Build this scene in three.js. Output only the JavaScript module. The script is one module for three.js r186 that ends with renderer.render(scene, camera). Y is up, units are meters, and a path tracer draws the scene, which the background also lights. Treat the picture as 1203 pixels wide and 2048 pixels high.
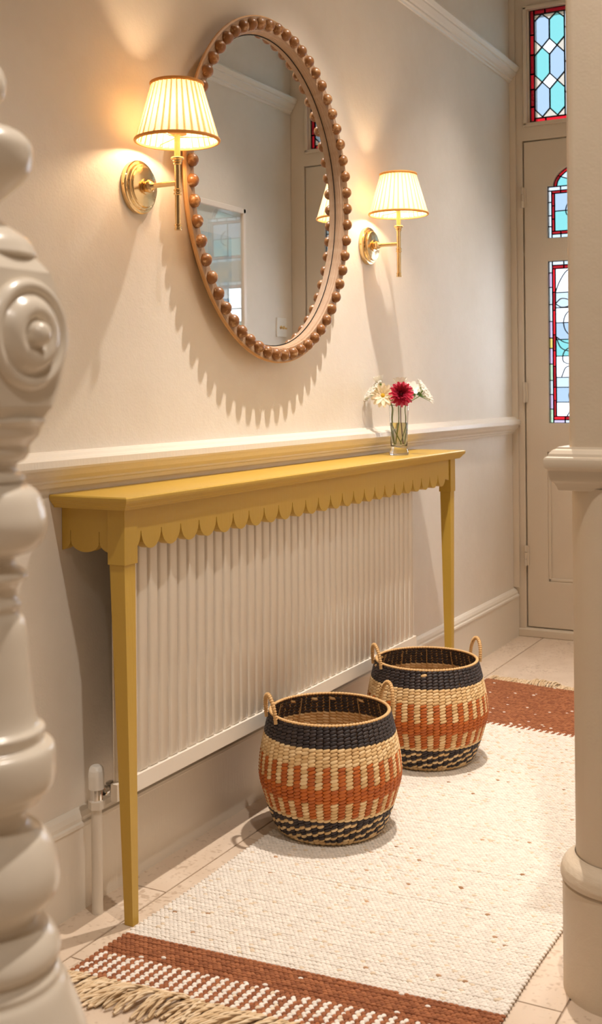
import * as THREE from 'three';
import { mergeGeometries, toCreasedNormals } from 'three/addons/utils/BufferGeometryUtils.js';
import { RoundedBoxGeometry } from 'three/addons/geometries/RoundedBoxGeometry.js';

// ------------------------------------------------------------------ camera, sky, lights, exposure
const scene = new THREE.Scene();
const camera = new THREE.PerspectiveCamera(2 * Math.atan(1024 / 2284) * 180 / Math.PI, 1203 / 2048, 0.05, 60);
const YAW = 28.3 * Math.PI / 180;
camera.position.set(1.47, 1.02, 0);
camera.lookAt(1.47 - Math.sin(YAW), 1.02, -Math.cos(YAW));
camera.rotateZ(-0.54 * Math.PI / 180);
camera.setViewOffset(1203, 2048, 0, 240, 1203, 2048);
camera.focus = 2.75;
camera.userData.fStop = 7;
camera.updateProjectionMatrix();

scene.background = new THREE.Color(0.86, 0.90, 1.0);   // overcast daylight beyond the front door
scene.backgroundIntensity = 35;

const renderer = new THREE.WebGLRenderer({ antialias: true });
renderer.toneMapping = THREE.LinearToneMapping;
renderer.toneMappingExposure = 0.67;
renderer.shadowMap.enabled = true;

const DOWNLIGHTS = [   // x, z, candela, half angle of the beam, label
  [0.60, -2.70, 30, 0.68, 'small round recessed ceiling downlight above the wall mirror'],
  [0.54, -3.86, 8, 0.66, 'small round recessed ceiling downlight nearest the front door'],
  [1.22, -1.2, 13, 0.95, 'small round recessed ceiling downlight in front of the column'],
  [1.8, 0.3, 6.5, 1.15, 'small round recessed ceiling downlight over the stair hall'],
];
const SCONCE_CANDELA = 0.42;
const WX = -0.01, CEIL = 2.85, END = -4.6, WID = 1.07;

// ------------------------------------------------------------------ helpers
let seed = 7;
const rnd = () => { seed = (seed * 1664525 + 1013904223) >>> 0; return seed / 4294967296; };
const rr = (a, b) => a + (b - a) * rnd();
const used = {};
const numbered = (n) => { used[n] = (used[n] ?? -1) + 1; return used[n] ? n + '_' + String(used[n]).padStart(3, '0') : n; };
function mesh(name, geo, mat, parent) {
  const m = new THREE.Mesh(geo, mat); m.name = parent ? name : numbered(name);
  m.castShadow = m.receiveShadow = true; (parent ?? scene).add(m); return m;
}
function thing(name, label, category, pos = [0, 0, 0], turn = 0, group) {
  const g = new THREE.Group(); g.name = numbered(name); g.position.set(...pos); g.rotation.y = turn;
  g.userData = { label, category }; if (group) g.userData.group = group; scene.add(g); return g;
}
function tag(o, label, category, group) { o.userData = { ...o.userData, label, category }; if (group) o.userData.group = group; return o; }
function struct(o, label, category) { o.userData.kind = 'structure'; o.userData.label = label; o.userData.category = category; return o; }
function structGroup(name, label, category) { const g = new THREE.Group(); g.name = numbered(name); scene.add(g); return struct(g, label, category); }
// uv in metres, by the main direction of each face
function tri(g, ox = 0, oy = 0) {
  g = g.index ? g.toNonIndexed() : g; const p = g.attributes.position, n = g.attributes.normal, uv = new Float32Array(p.count * 2);
  for (let i = 0; i < p.count; i++) {
    const ax = Math.abs(n.getX(i)), ay = Math.abs(n.getY(i)), az = Math.abs(n.getZ(i)); let u, v;
    if (ax >= ay && ax >= az) { u = p.getZ(i); v = p.getY(i); } else if (ay >= az) { u = p.getX(i); v = p.getZ(i); } else { u = p.getX(i); v = p.getY(i); }
    uv[2 * i] = u + ox; uv[2 * i + 1] = v + oy;
  }
  g.setAttribute('uv', new THREE.BufferAttribute(uv, 2)); return g;
}
function box(x0, x1, y0, y1, z0, z1, r = 0) {
  const w = Math.abs(x1 - x0), h = Math.abs(y1 - y0), d = Math.abs(z1 - z0);
  const g = r ? new RoundedBoxGeometry(w, h, d, 2, r) : new THREE.BoxGeometry(w, h, d);
  g.translate((x0 + x1) / 2, (y0 + y1) / 2, (z0 + z1) / 2); return g;
}
const clean = (g) => { g = g.index ? g.toNonIndexed() : g; const o = new THREE.BufferGeometry(); for (const k of ['position', 'normal', 'uv']) if (g.attributes[k]) o.setAttribute(k, g.attributes[k]); return o; };
const merge = (a) => mergeGeometries(a.map(clean));
function poly(points, holes = []) { const s = new THREE.Shape(points.map((p) => new THREE.Vector2(p[0], p[1]))); for (const h of holes) s.holes.push(new THREE.Path(h.map((p) => new THREE.Vector2(p[0], p[1])))); return s; }
// closed profile in (x, y) run along z
function runZ(profile, z0, z1) { const g = new THREE.ExtrudeGeometry(poly(profile), { depth: Math.abs(z1 - z0), bevelEnabled: false }); g.translate(0, 0, Math.min(z0, z1)); return tri(g); }
function lathe(profile, seg = 32) { return new THREE.LatheGeometry(profile.map((p) => new THREE.Vector2(p[0], p[1])), seg); }
function latheC(profile, seg = 32, a = 0.6) { return toCreasedNormals(lathe(profile, seg).toNonIndexed(), a); }
function smooth(pts, n) { const c = new THREE.CatmullRomCurve3(pts.map((p) => new THREE.Vector3(p[0], p[1], 0)), false, 'centripetal'); return c.getPoints(n).map((v) => [Math.max(0, v.x), v.y]); }
function tube(pts, r, seg = 16, rad = 6, closed = false) { return new THREE.TubeGeometry(new THREE.CatmullRomCurve3(pts.map((p) => new THREE.Vector3(...p)), closed), seg, r, rad, closed); }
// stacked horizontal outlines, each [y, [[x, z], ...]] with equally many points
function loft(sections, crease = 0.5) {
  const n = sections[0][1].length, pos = [], q = (a, b, c) => pos.push(...a, ...b, ...c);
  const pt = (s, i) => { const p = s[1][i % n]; return [p[0], s[0], p[1]]; };
  for (let k = 0; k < sections.length - 1; k++) for (let i = 0; i < n; i++) {
    const a = pt(sections[k], i), b = pt(sections[k], i + 1), c = pt(sections[k + 1], i + 1), d = pt(sections[k + 1], i); q(a, d, c); q(a, c, b);
  }
  for (const [s, flip] of [[sections[0], 1], [sections[sections.length - 1], 0]]) for (let i = 1; i < n - 1; i++) { const a = pt(s, 0), b = pt(s, i), c = pt(s, i + 1); flip ? q(a, b, c) : q(a, c, b); }
  const g = new THREE.BufferGeometry(); g.setAttribute('position', new THREE.Float32BufferAttribute(pos, 3)); g.computeVertexNormals();
  return toCreasedNormals(g, crease);
}
const square = (w, d = w, cx = 0, cz = 0) => [[cx + w, cz + d], [cx + w, cz - d], [cx - w, cz - d], [cx - w, cz + d]];

// ---- textures
function lattice(n, s) { let t = s; const a = new Float32Array(n * n); for (let i = 0; i < a.length; i++) { t = (t * 1664525 + 1013904223) >>> 0; a[i] = t / 4294967296; } return a; }
function noiser(n, s) {   // tileable value noise on [0,1)
  const a = lattice(n, s);
  return (u, v) => { const x = ((u % 1) + 1) % 1 * n, y = ((v % 1) + 1) % 1 * n, i = Math.floor(x) % n, j = Math.floor(y) % n, fx = x - Math.floor(x), fy = y - Math.floor(y), sx = fx * fx * (3 - 2 * fx), sy = fy * fy * (3 - 2 * fy), i2 = (i + 1) % n, j2 = (j + 1) % n;
    return (a[j * n + i] * (1 - sx) + a[j * n + i2] * sx) * (1 - sy) + (a[j2 * n + i] * (1 - sx) + a[j2 * n + i2] * sx) * sy; };
}
function tex(size, fn, metres, srgb) {
  const w = size[0] ?? size, h = size[1] ?? size, d = new Uint8Array(w * h * 4);
  for (let y = 0; y < h; y++) for (let x = 0; x < w; x++) { const c = fn((x + 0.5) / w, (y + 0.5) / h), o = (y * w + x) * 4; for (let k = 0; k < 3; k++) d[o + k] = Math.max(0, Math.min(255, Math.round(255 * (c.length ? c[k] : c)))); d[o + 3] = 255; }
  const t = new THREE.DataTexture(d, w, h, THREE.RGBAFormat); t.wrapS = t.wrapT = THREE.RepeatWrapping; t.magFilter = THREE.LinearFilter; t.minFilter = THREE.LinearMipmapLinearFilter; t.generateMipmaps = true;
  if (srgb) t.colorSpace = THREE.SRGBColorSpace; if (metres) t.repeat.set(1 / metres[0], 1 / (metres[1] ?? metres[0])); t.needsUpdate = true; return t;
}
const lerp3 = (a, b, t) => [a[0] + (b[0] - a[0]) * t, a[1] + (b[1] - a[1]) * t, a[2] + (b[2] - a[2]) * t];
const rgb = (r, g, b) => [r / 255, g / 255, b / 255];
const clamp = (x) => Math.max(0, Math.min(1, x));

const nA = noiser(12, 3), nB = noiser(48, 5), nC = noiser(160, 9), nD = noiser(6, 11), nE = noiser(256, 17);
const wallBump = tex(512, (u, v) => 0.45 * nB(u, v) + 0.4 * nC(u, v) + 0.15 * nE(u, v), [0.55]);
const wallCol = tex(256, (u, v) => lerp3(rgb(226, 216, 202), rgb(231, 222, 209), 0.6 * nA(u, v) + 0.4 * nB(u, v)), [1.1], true);
const brushBump = tex(256, (u, v) => 0.7 * nB(u * 3, v * 0.3) + 0.3 * nC(u, v), [0.4]);

const PAINT = [227, 218, 204];
const std = (o) => new THREE.MeshPhysicalMaterial({ side: THREE.DoubleSide, ...o });
const css = (r, g, b) => new THREE.Color(`rgb(${r},${g},${b})`);
const M = {
  wall: std({ map: wallCol, bumpMap: wallBump, bumpScale: 0.0004, roughness: 0.72 }),
  wood: std({ color: css(...PAINT), roughness: 0.34, bumpMap: brushBump, bumpScale: 0.0003 }),
  doorPaint: std({ color: css(214, 200, 180), roughness: 0.38, bumpMap: brushBump, bumpScale: 0.0003 }),
  newel: std({ color: css(236, 225, 208), roughness: 0.26, clearcoat: 0.3, clearcoatRoughness: 0.2 }),
  ceiling: std({ color: css(238, 232, 224), roughness: 0.9 }),
  column: std({ color: css(238, 230, 218), map: wallCol, bumpMap: wallBump, bumpScale: 0.0003, roughness: 0.5 }),
  ochre: std({ color: css(196, 160, 66), roughness: 0.36, bumpMap: brushBump, bumpScale: 0.00025 }),
  radiator: std({ color: css(231, 222, 209), roughness: 0.22 }),
  brass: std({ color: new THREE.Color(0.80, 0.60, 0.33), metalness: 1, roughness: 0.2 }),
  brassDark: std({ color: new THREE.Color(0.62, 0.42, 0.17), metalness: 1, roughness: 0.26 }),
  chrome: std({ color: new THREE.Color(0.75, 0.74, 0.72), metalness: 1, roughness: 0.18 }),
  mirror: std({ color: new THREE.Color(0.93, 0.94, 0.94), metalness: 1, roughness: 0.0 }),
  black: std({ color: css(24, 22, 20), roughness: 0.7 }),
  lead: std({ color: css(38, 44, 46), roughness: 0.6, metalness: 0.3 }),
  whitePlastic: std({ color: css(236, 232, 224), roughness: 0.35 }),
  cream: std({ color: css(240, 226, 196), roughness: 0.5 }),
};

// ------------------------------------------------------------------ room shell
const TH = 0.16;
struct(mesh('wall_left', tri(box(-TH, WX, -0.1, CEIL + 0.1, 2.7, END - 0.3)), M.wall), 'long cream plaster wall behind the mirror and console', 'wall');
struct(mesh('wall_right', tri(box(WID, WID + TH, -0.1, CEIL + 0.1, END - 0.3, -1.96)), M.wall), 'cream hall wall facing the mirror, ending at the column', 'wall');
struct(mesh('wall_front', tri(box(WID + TH, 3.3, -0.1, CEIL + 0.1, -1.96 - TH, -1.96)), M.wall), 'cream wall beside the column in the stair hall', 'wall');
struct(mesh('wall_side', tri(box(3.2, 3.2 + TH, -0.1, CEIL + 0.1, -2.1, 2.7)), M.wall), 'cream side wall of the stair hall', 'wall');
struct(mesh('wall_back', tri(box(-TH, 3.3, -0.1, CEIL + 0.1, 2.6, 2.6 + TH)), M.wall), 'cream wall at the back of the stair hall', 'wall');
struct(mesh('wall_far', tri(box(WX, WID, 2.66, CEIL + 0.1, END - 0.14, END)), M.wall), 'strip of cream wall above the stained glass fanlight', 'wall');
struct(mesh('ceiling', tri(box(-TH, 3.36, CEIL, CEIL + 0.12, END - 0.3, 2.76)), M.ceiling), 'plain pale ceiling of the hall', 'ceiling');

// floor: limestone tiles with recessed joints
{
  const n1 = noiser(10, 21), n2 = noiser(40, 22), n3 = noiser(130, 23), n4 = noiser(24, 27);
  const pit = (u, v) => { const s = nE(u, v) * 0.5 + n3(u, v) * 0.35 + n1(u, v) * 0.25; return clamp((s - 0.66) * 5); };
  const col = tex(1024, (u, v) => {
    let c = lerp3(rgb(203, 181, 158), rgb(224, 206, 186), clamp(0.5 * n1(u, v) + 0.5 * n2(u, v * 0.5)));
    c = lerp3(c, rgb(160, 134, 110), 0.55 * pit(u, v)); return lerp3(c, rgb(214, 192, 170), 0.25 * nE(u, v));
  }, [1.3], true);
  const bmp = tex(1024, (u, v) => 0.75 + 0.2 * n2(u, v) - 0.4 * pit(u, v), [1.3]);
  const stone = std({ map: col, bumpMap: bmp, bumpScale: 0.0012, roughness: 0.55 });
  const grout = std({ color: css(186, 166, 146), roughness: 0.95 });
  const f = struct(mesh('floor', tri(box(-TH, 3.36, -0.12, -0.0035, END - 0.3, 2.76)), grout), 'beige limestone tiled floor', 'floor');
  const W = 0.42, L = 0.62; let k = 0;
  for (let i = -1; i < 8; i++) {
    const x0 = Math.max(WX, 0.112 + i * W), x1 = Math.min(3.2, 0.112 + (i + 1) * W); if (x1 - x0 < 0.02) continue;
    const off = [-1.92, -2.24, -1.846, -2.1][(i + 1) % 4];
    for (let j = -8; j < 6; j++) {
      const z1 = Math.min(off + j * L + L * 2, x0 > 1.1 ? 2.6 : 2.6), z0 = Math.max(z1 - L, END - 0.06, x0 >= WID ? -1.96 : -9); if (z1 - z0 < 0.03) continue;
      const g = tri(box(x0 + 0.0015, x1 - 0.0015, -0.02, (k % 3) * 0.0003, z0 + 0.0015, z1 - 0.0015, 0.0015), (k * 0.37) % 1.3, (k * 0.61) % 1.3); k++;
      mesh('tile', g, stone, f);
    }
  }
}

// skirting, dado rail and picture rail
{
  const skirt = (s, o) => [[0, 0], [0.022, 0], [0.022, 0.163], [0.0245, 0.166], [0.0235, 0.172], [0.018, 0.174], [0.0175, 0.181], [0.0125, 0.19], [0.006, 0.195], [0, 0.196]].map(([x, y]) => [o + s * x, y]);
  struct(mesh('baseboard_left', runZ(skirt(1, WX), END, 2.6), M.wood), 'tall cream skirting board under the radiator', 'skirting');
  struct(mesh('baseboard_right', runZ(skirt(-1, WID), END, -2.03), M.wood), 'tall cream skirting board along the wall facing the mirror', 'skirting');
  const dado = (s, o) => [[0, 0.838], [0.006, 0.838], [0.008, 0.846], [0.012, 0.849], [0.012, 0.853], [0.022, 0.862], [0.026, 0.870], [0.027, 0.874], [0.034, 0.875], [0.036, 0.880], [0.035, 0.893], [0.03, 0.897], [0.023, 0.899], [0.018, 0.904], [0.012, 0.908], [0, 0.909]].map(([x, y]) => [o + s * x, y]);
  struct(mesh('trim_1', runZ(dado(1, WX), END, 2.6), M.wood), 'moulded cream dado rail running behind the console', 'dado rail');
  const pr = (s, o) => [[0, 2.296], [0.006, 2.296], [0.008, 2.303], [0.014, 2.306], [0.014, 2.313], [0.02, 2.318], [0.03, 2.332], [0.03, 2.338], [0.035, 2.341], [0.042, 2.352], [0.042, 2.359], [0.034, 2.365], [0.026, 2.362], [0.018, 2.366], [0, 2.367]].map(([x, y]) => [o + s * x, y]);
  struct(mesh('trim_2', runZ(pr(1, WX), END, 2.6), M.wood), 'moulded picture rail on the wall above the mirror', 'picture rail');
  struct(mesh('trim_3', runZ(pr(-1, WID), END, -2.05), M.wood), 'moulded picture rail on the wall facing the mirror', 'picture rail');
}

// ------------------------------------------------------------------ front door, frame and fanlight
const FD = END - 0.02;    // glass plane
const glassMat = {};
function glass(r, g, b) { const k = [r, g, b].join(); return glassMat[k] ??= std({ color: css(r, g, b), transmission: 1, thickness: 0, roughness: 0, ior: 1.5 }); }
const GL = { red: [62, 2, 5], red2: [44, 1, 3], blue: [46, 54, 60], aqua: [33, 58, 57], clear: [228, 232, 234], diamond: [84, 87, 89], frost: [60, 63, 65], cream: [60, 57, 51], lilac: [56, 51, 60], yellow: [66, 58, 26], green: [50, 62, 50], pale: [56, 62, 64] };
function pane(pts, tint, parent, z = FD) {
  const cx = pts.reduce((s, p) => s + p[0], 0) / pts.length, cy = pts.reduce((s, p) => s + p[1], 0) / pts.length;
  const g = new THREE.ShapeGeometry(poly(pts.map(([x, y]) => [x + (cx - x) * 0.012, y + (cy - y) * 0.012]))); g.translate(0, 0, z); return mesh('pane', g, glass(...GL[tint]), parent);
}
const rect = (x0, x1, y0, y1) => [[x0, y0], [x1, y0], [x1, y1], [x0, y1]];
function came(a, b, w = 0.005, z = FD) { const dx = b[0] - a[0], dy = b[1] - a[1], l = Math.hypot(dx, dy); const g = new THREE.BoxGeometry(l + w * 0.8, w, 0.006); g.rotateZ(Math.atan2(dy, dx)); g.translate((a[0] + b[0]) / 2, (a[1] + b[1]) / 2, z); return g; }
const outline = (pts) => pts.map((p, i) => came(p, pts[(i + 1) % pts.length]));

{ // timber frame that fills the end of the hall
  const y0 = 0.0, holes = [rect(0.041, 0.999, 0.036, 2.05), rect(0.072, 0.968, 2.124, 2.588)];
  const g = new THREE.ExtrudeGeometry(poly(rect(WX, WID, y0, 2.66), holes), { depth: 0.115, bevelEnabled: true, bevelSize: 0.004, bevelThickness: 0.004, bevelSegments: 2, bevelOffset: -0.004 });
  g.translate(0, 0, END - 0.125);
  const f = structGroup('trim_4', 'cream timber frame around the front door and fanlight', 'door frame');
  mesh('frame', tri(g), M.doorPaint, f);
  mesh('stop', tri(merge([box(0.03, 0.062, 0.02, 2.062, END - 0.115, END - 0.056), box(0.978, 1.01, 0.02, 2.062, END - 0.115, END - 0.056), box(0.03, 1.01, 2.034, 2.062, END - 0.115, END - 0.056), box(0.03, 1.01, 0.02, 0.052, END - 0.115, END - 0.056)])), M.doorPaint, f);
  mesh('threshold', tri(box(WX, WID, 0, 0.032, END - 0.1, END + 0.006, 0.004)), M.doorPaint, f);
  const a = rect(0.052, 0.988, 2.104, 2.608), bead = merge([box(0.05, 0.99, 2.588, 2.604, END - 0.004, END + 0.008, 0.003), box(0.05, 0.99, 2.106, 2.122, END - 0.004, END + 0.008, 0.003), box(0.05, 0.066, 2.11, 2.6, END - 0.004, END + 0.008, 0.003), box(0.974, 0.99, 2.11, 2.6, END - 0.004, END + 0.008, 0.003)]);
  mesh('glazing_bead', tri(bead), M.doorPaint, f);
  const t = merge([box(WX, 0.016, 0.2, 2.66, END - 0.002, END + 0.004, 0.002)]); mesh('scribe_strip', tri(t), M.doorPaint, f);
}
{ // fanlight
  const w = structGroup('window_1', 'leaded stained glass fanlight of pale blue hexagons with red border', 'window'), lines = [];
  const X0 = 0.092, X1 = 0.968 - 0.02, B = 0.138, T = 2.568, bot = 2.141;
  // red borders
  const ys = [2.129, 2.19, 2.262, 2.325, 2.405, 2.487, 2.588];
  for (const [a, b, s] of [[0.0745, X0, 0], [X1, 0.966, 1]]) for (let i = 0; i < ys.length - 1; i++) { pane(rect(a, b, ys[i], ys[i + 1]), i % 2 ? 'red2' : 'red', w); lines.push(...outline(rect(a, b, ys[i], ys[i + 1]))); }
  const xs = [X0, 0.138, 0.235, 0.34, 0.44, 0.52, 0.6, 0.7, 0.8, 0.9, X1];
  for (let i = 0; i < xs.length - 1; i++) { const p = rect(xs[i], xs[i + 1], bot - 0.018, bot), q = rect(xs[i], xs[i + 1], T, T + 0.02); pane(p, 'red', w); pane(q, 'red2', w); lines.push(...outline(p), ...outline(q)); }
  const groups = [[0.093, 0.2185, 2], [0.2345, 0.8055, 9], [0.8215, X1, 2]];
  for (const a of [0.2185, 0.8055]) { const cy = [bot, 2.235, 2.36, 2.5, T]; for (let i = 0; i < 4; i++) { pane(rect(a, a + 0.016, cy[i], cy[i + 1]), 'frost', w); lines.push(...outline(rect(a, a + 0.016, cy[i], cy[i + 1]))); } }
  const P = 0.1432, apex = [2.574, 2.431, 2.2875, 2.1445], sh = 0.0325;
  let par = 0;
  for (const [a, b, n] of groups) {
    const cw = (b - a) / n;
    for (let c = 0; c < n; c++, par++) {
      const l = a + c * cw, r = l + cw, m = (l + r) / 2;
      for (let k = 0; k < 3; k++) {
        const t = Math.min(apex[k], T), bt = Math.max(apex[k + 1], bot), h = [[m, t], [r, apex[k] - sh], [r, apex[k + 1] + sh], [m, bt], [l, apex[k + 1] + sh], [l, apex[k] - sh]];
        pane(h, (par + k) % 2 ? 'aqua' : 'blue', w); lines.push(...outline(h));
      }
      for (let k = 1; k < 3; k++) {   // diamonds between columns, half ones at the group's sides
        const y = apex[k];
        if (c < n - 1) pane([[m, y], [r, y + sh], [r + cw / 2, y], [r, y - sh]], 'diamond', w);
        if (c === 0) pane([[l, y + sh], [m, y], [l, y - sh]], 'cream', w);
        if (c === n - 1) pane([[r, y + sh], [m, y], [r, y - sh]], 'cream', w);
      }
      if (c < n - 1) { pane([[m, T], [r + cw / 2, T], [r, apex[0] - sh]], 'cream', w); pane([[m, bot], [r + cw / 2, bot], [r, apex[3] + sh]], 'cream', w); }
      if (c === 0) { pane([[l, T], [m, T], [l, apex[0] - sh]], 'cream', w); pane([[l, bot], [m, bot], [l, apex[3] + sh]], 'cream', w); }
      if (c === n - 1) { pane([[r, T], [m, T], [r, apex[0] - sh]], 'cream', w); pane([[r, bot], [m, bot], [r, apex[3] + sh]], 'cream', w); }
    }
  }
  mesh('lead_cames', merge(lines), M.lead, w);
}
{ // door leaf
  const d = structGroup('door_1', 'cream panelled front door with arched and tall stained glass lights', 'door');
  const lights = [[0.142, 0.46], [0.58, 0.898]];
  const arch = (x0, x1, grow = 0) => { const c = (x0 + x1) / 2, a = (x1 - x0) / 2 - 0.024 + grow, p = [[x0 - grow, 1.642 - grow], [x1 + grow, 1.642 - grow], [x1 + grow, 1.855], [c + a, 1.855]]; for (let i = 1; i < 20; i++) { const t = Math.PI * i / 20; p.push([c + a * Math.cos(t), 1.852 + (0.092 + grow) * Math.sin(t)]); } p.push([c - a, 1.855], [x0 - grow, 1.855]); return p; };
  const holes = []; for (const [a, b] of lights) { holes.push(rect(a, b, 0.883, 1.547), arch(a, b), rect(a - 0.007, b + 0.007, 0.233, 0.762)); }
  const g = new THREE.ExtrudeGeometry(poly(rect(0.0455, 0.9945, 0.04, 2.0455), holes), { depth: 0.036, bevelEnabled: true, bevelSize: 0.004, bevelThickness: 0.004, bevelSegments: 2, bevelOffset: -0.004 });
  g.translate(0, 0, END - 0.048); mesh('leaf', tri(g), M.doorPaint, d);
  const pz = END - 0.03;
  for (const [a, b] of lights) {
    mesh('panel', tri(box(a - 0.012, b + 0.012, 0.226, 0.769, pz - 0.01, pz + 0.012)), M.doorPaint, d);
    mesh('panel_moulding', tri(merge([box(a - 0.007, b + 0.007, 0.233, 0.245, pz + 0.01, END - 0.008, 0.003), box(a - 0.007, b + 0.007, 0.75, 0.762, pz + 0.01, END - 0.008, 0.003), box(a - 0.007, a + 0.005, 0.233, 0.762, pz + 0.01, END - 0.008, 0.003), box(b - 0.005, b + 0.007, 0.233, 0.762, pz + 0.01, END - 0.008, 0.003)])), M.doorPaint, d);
  }
  const lines = [], gz = END - 0.024;
  const add = (pts, tint) => { pane(pts, tint, d, gz); for (let i = 0; i < pts.length; i++) lines.push(came(pts[i], pts[(i + 1) % pts.length], 0.0038, gz)); };
  const curve = (pts) => { const c = new THREE.CatmullRomCurve3(pts.map((p) => new THREE.Vector3(p[0], p[1], 0))).getPoints(10); for (let i = 0; i < c.length - 1; i++) lines.push(came([c[i].x, c[i].y], [c[i + 1].x, c[i + 1].y], 0.0034, gz)); };
  lights.forEach(([a, b], s) => {
    const w = b - a, X = (t) => s ? b - t : a + t;    // the right-hand light mirrors the left-hand one
    const R = (t0, t1, y0, y1) => rect(Math.min(X(t0), X(t1)), Math.max(X(t0), X(t1)), y0, y1);
    // tall light: outer border
    const by = [0.883, 0.94, 1.0, 1.058, 1.125, 1.19, 1.232, 1.3, 1.37, 1.44, 1.5, 1.547], bt = ['green', 'lilac', 'pale', 'green', 'lilac', 'yellow', 'lilac', 'frost', 'pale', 'lilac', 'frost'];
    for (let i = 0; i < 11; i++) { add(R(0, 0.016, by[i], by[i + 1]), bt[i]); add(R(w - 0.016, w, by[i], by[i + 1]), bt[10 - i]); }
    const n = 6; for (let i = 0; i < n; i++) { const t0 = 0.016 + (w - 0.032) * i / n, t1 = 0.016 + (w - 0.032) * (i + 1) / n; add(R(t0, t1, 0.883, 0.896), i % 2 ? 'frost' : 'lilac'); add(R(t0, t1, 1.53, 1.547), i % 2 ? 'pale' : 'frost'); add(R(t0, t1, 0.896, 0.91), i % 2 ? 'red2' : 'red'); add(R(t0, t1, 1.516, 1.53), 'red2'); }
    const ry = [0.91, 0.975, 1.03, 1.115, 1.18, 1.245, 1.345, 1.42, 1.516]; for (let i = 0; i < 8; i++) { add(R(0.016, 0.028, ry[i], ry[i + 1]), i % 2 ? 'red' : 'red2'); add(R(w - 0.028, w - 0.016, ry[i], ry[i + 1]), i % 2 ? 'red' : 'red2'); }
    const iy = [0.91, 0.968, 1.029, 1.07, 1.157, 1.225, 1.294, 1.355, 1.418, 1.516], it = ['diamond', 'blue', 'pale', 'diamond', 'aqua', 'blue', 'diamond', 'pale', 'diamond'];
    for (let i = 0; i < 9; i++) { add(R(0.028, 0.11, iy[i], iy[i + 1]), it[i]); add(R(0.11, w - 0.11, iy[i], iy[i + 1]), i % 4 !== 2 ? 'clear' : 'aqua'); add(R(w - 0.11, w - 0.028, iy[i], iy[i + 1]), it[i]); }
    for (const f of [(t) => X(t), (t) => X(w - t)]) {
      const C = (...p) => curve(p.map(([t, y]) => [f(t), y]));
      C([0.028, 1.418], [0.045, 1.462], [0.075, 1.505], [0.1, 1.516]); C([0.028, 1.373], [0.05, 1.392], [0.08, 1.388], [0.1, 1.372]); C([0.028, 1.373], [0.05, 1.358], [0.08, 1.36], [0.1, 1.372]);
      C([0.1, 1.35], [0.072, 1.33], [0.06, 1.294], [0.072, 1.255], [0.1, 1.235]); C([0.028, 1.238], [0.06, 1.215], [0.1, 1.205]); C([0.028, 1.238], [0.05, 1.19], [0.1, 1.172]);
      C([0.1, 1.2], [0.062, 1.175], [0.058, 1.135], [0.1, 1.12]); C([0.1, 1.12], [0.068, 1.11], [0.056, 1.085], [0.05, 1.07]); C([0.1, 1.02], [0.08, 1.0], [0.085, 0.98], [0.1, 0.968]); C([0.072, 0.912], [0.085, 0.93], [0.11, 0.935]);
    }
    // arched light
    const uy = [1.642, 1.69, 1.735, 1.79, 1.836]; for (let i = 0; i < 4; i++) { add(R(0, 0.016, uy[i], uy[i + 1]), i % 2 ? 'frost' : 'pale'); add(R(w - 0.016, w, uy[i], uy[i + 1]), i % 2 ? 'frost' : 'pale'); }
    for (let i = 0; i < n; i++) { const t0 = w * i / n, t1 = w * (i + 1) / n; add(R(t0, t1, 1.836, 1.853), i % 2 ? 'pale' : 'frost'); const q0 = Math.max(t0, 0.016), q1 = Math.min(t1, w - 0.016); add(R(q0, q1, 1.642, 1.658), 'pale'); add(R(q0, q1, 1.658, 1.67), 'red2'); add(R(q0, q1, 1.825, 1.836), 'red2'); }
    for (const [y0, y1] of [[1.67, 1.72], [1.72, 1.775], [1.775, 1.825]]) { add(R(0.016, 0.028, y0, y1), 'red2'); add(R(w - 0.028, w - 0.016, y0, y1), 'red2'); }
    for (const [t0, t1] of [[0.028, 0.11], [0.11, w - 0.11], [w - 0.11, w - 0.028]]) { add(R(t0, t1, 1.67, 1.752), 'aqua'); add(R(t0, t1, 1.752, 1.825), 'blue'); }
    for (const f of [(t) => X(t), (t) => X(w - t)]) curve([[0.1, 1.79], [0.078, 1.772], [0.076, 1.738], [0.1, 1.72]].map(([t, y]) => [f(t), y]));
    const c = (a + b) / 2, ra = w / 2 - 0.024, E = (k, t) => [c + (ra - k) * Math.cos(t), 1.853 + (0.091 - k) * Math.sin(t)];
    for (let i = 0; i < 6; i++) { const t0 = Math.PI * i / 6, t1 = Math.PI * (i + 1) / 6, tm = (t0 + t1) / 2; add([E(0, t0), E(0, tm), E(0, t1), E(0.013, t1), E(0.013, tm), E(0.013, t0)], i % 2 ? 'red2' : 'red'); add([E(0.013, t0), E(0.013, tm), E(0.013, t1), [c, 1.853]], i % 2 ? 'aqua' : 'pale'); }
  });
  mesh('lead_cames', merge(lines), M.lead, d);
  for (const hy of [1.815, 1.01, 0.335]) {
    const h = mesh('hinge', tri(merge([0, 1, 2].map((k) => { const q = new THREE.CylinderGeometry(0.0065, 0.0065, 0.027, 12); q.translate(0.043, hy + (k - 1) * 0.0285, END + 0.004); return q; }).concat([box(0.03, 0.056, hy - 0.04, hy + 0.04, END - 0.004, END + 0.0015)]))), M.doorPaint, d);
  }
  const k = mesh('door_knob', latheC([[0, 0], [0.026, 0], [0.027, 0.004], [0.012, 0.007], [0.01, 0.03], [0.022, 0.038], [0.027, 0.05], [0.022, 0.063], [0, 0.067]], 24), M.brass, d); k.rotation.x = Math.PI / 2; k.position.set(0.93, 0.98, END - 0.006);
}

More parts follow.
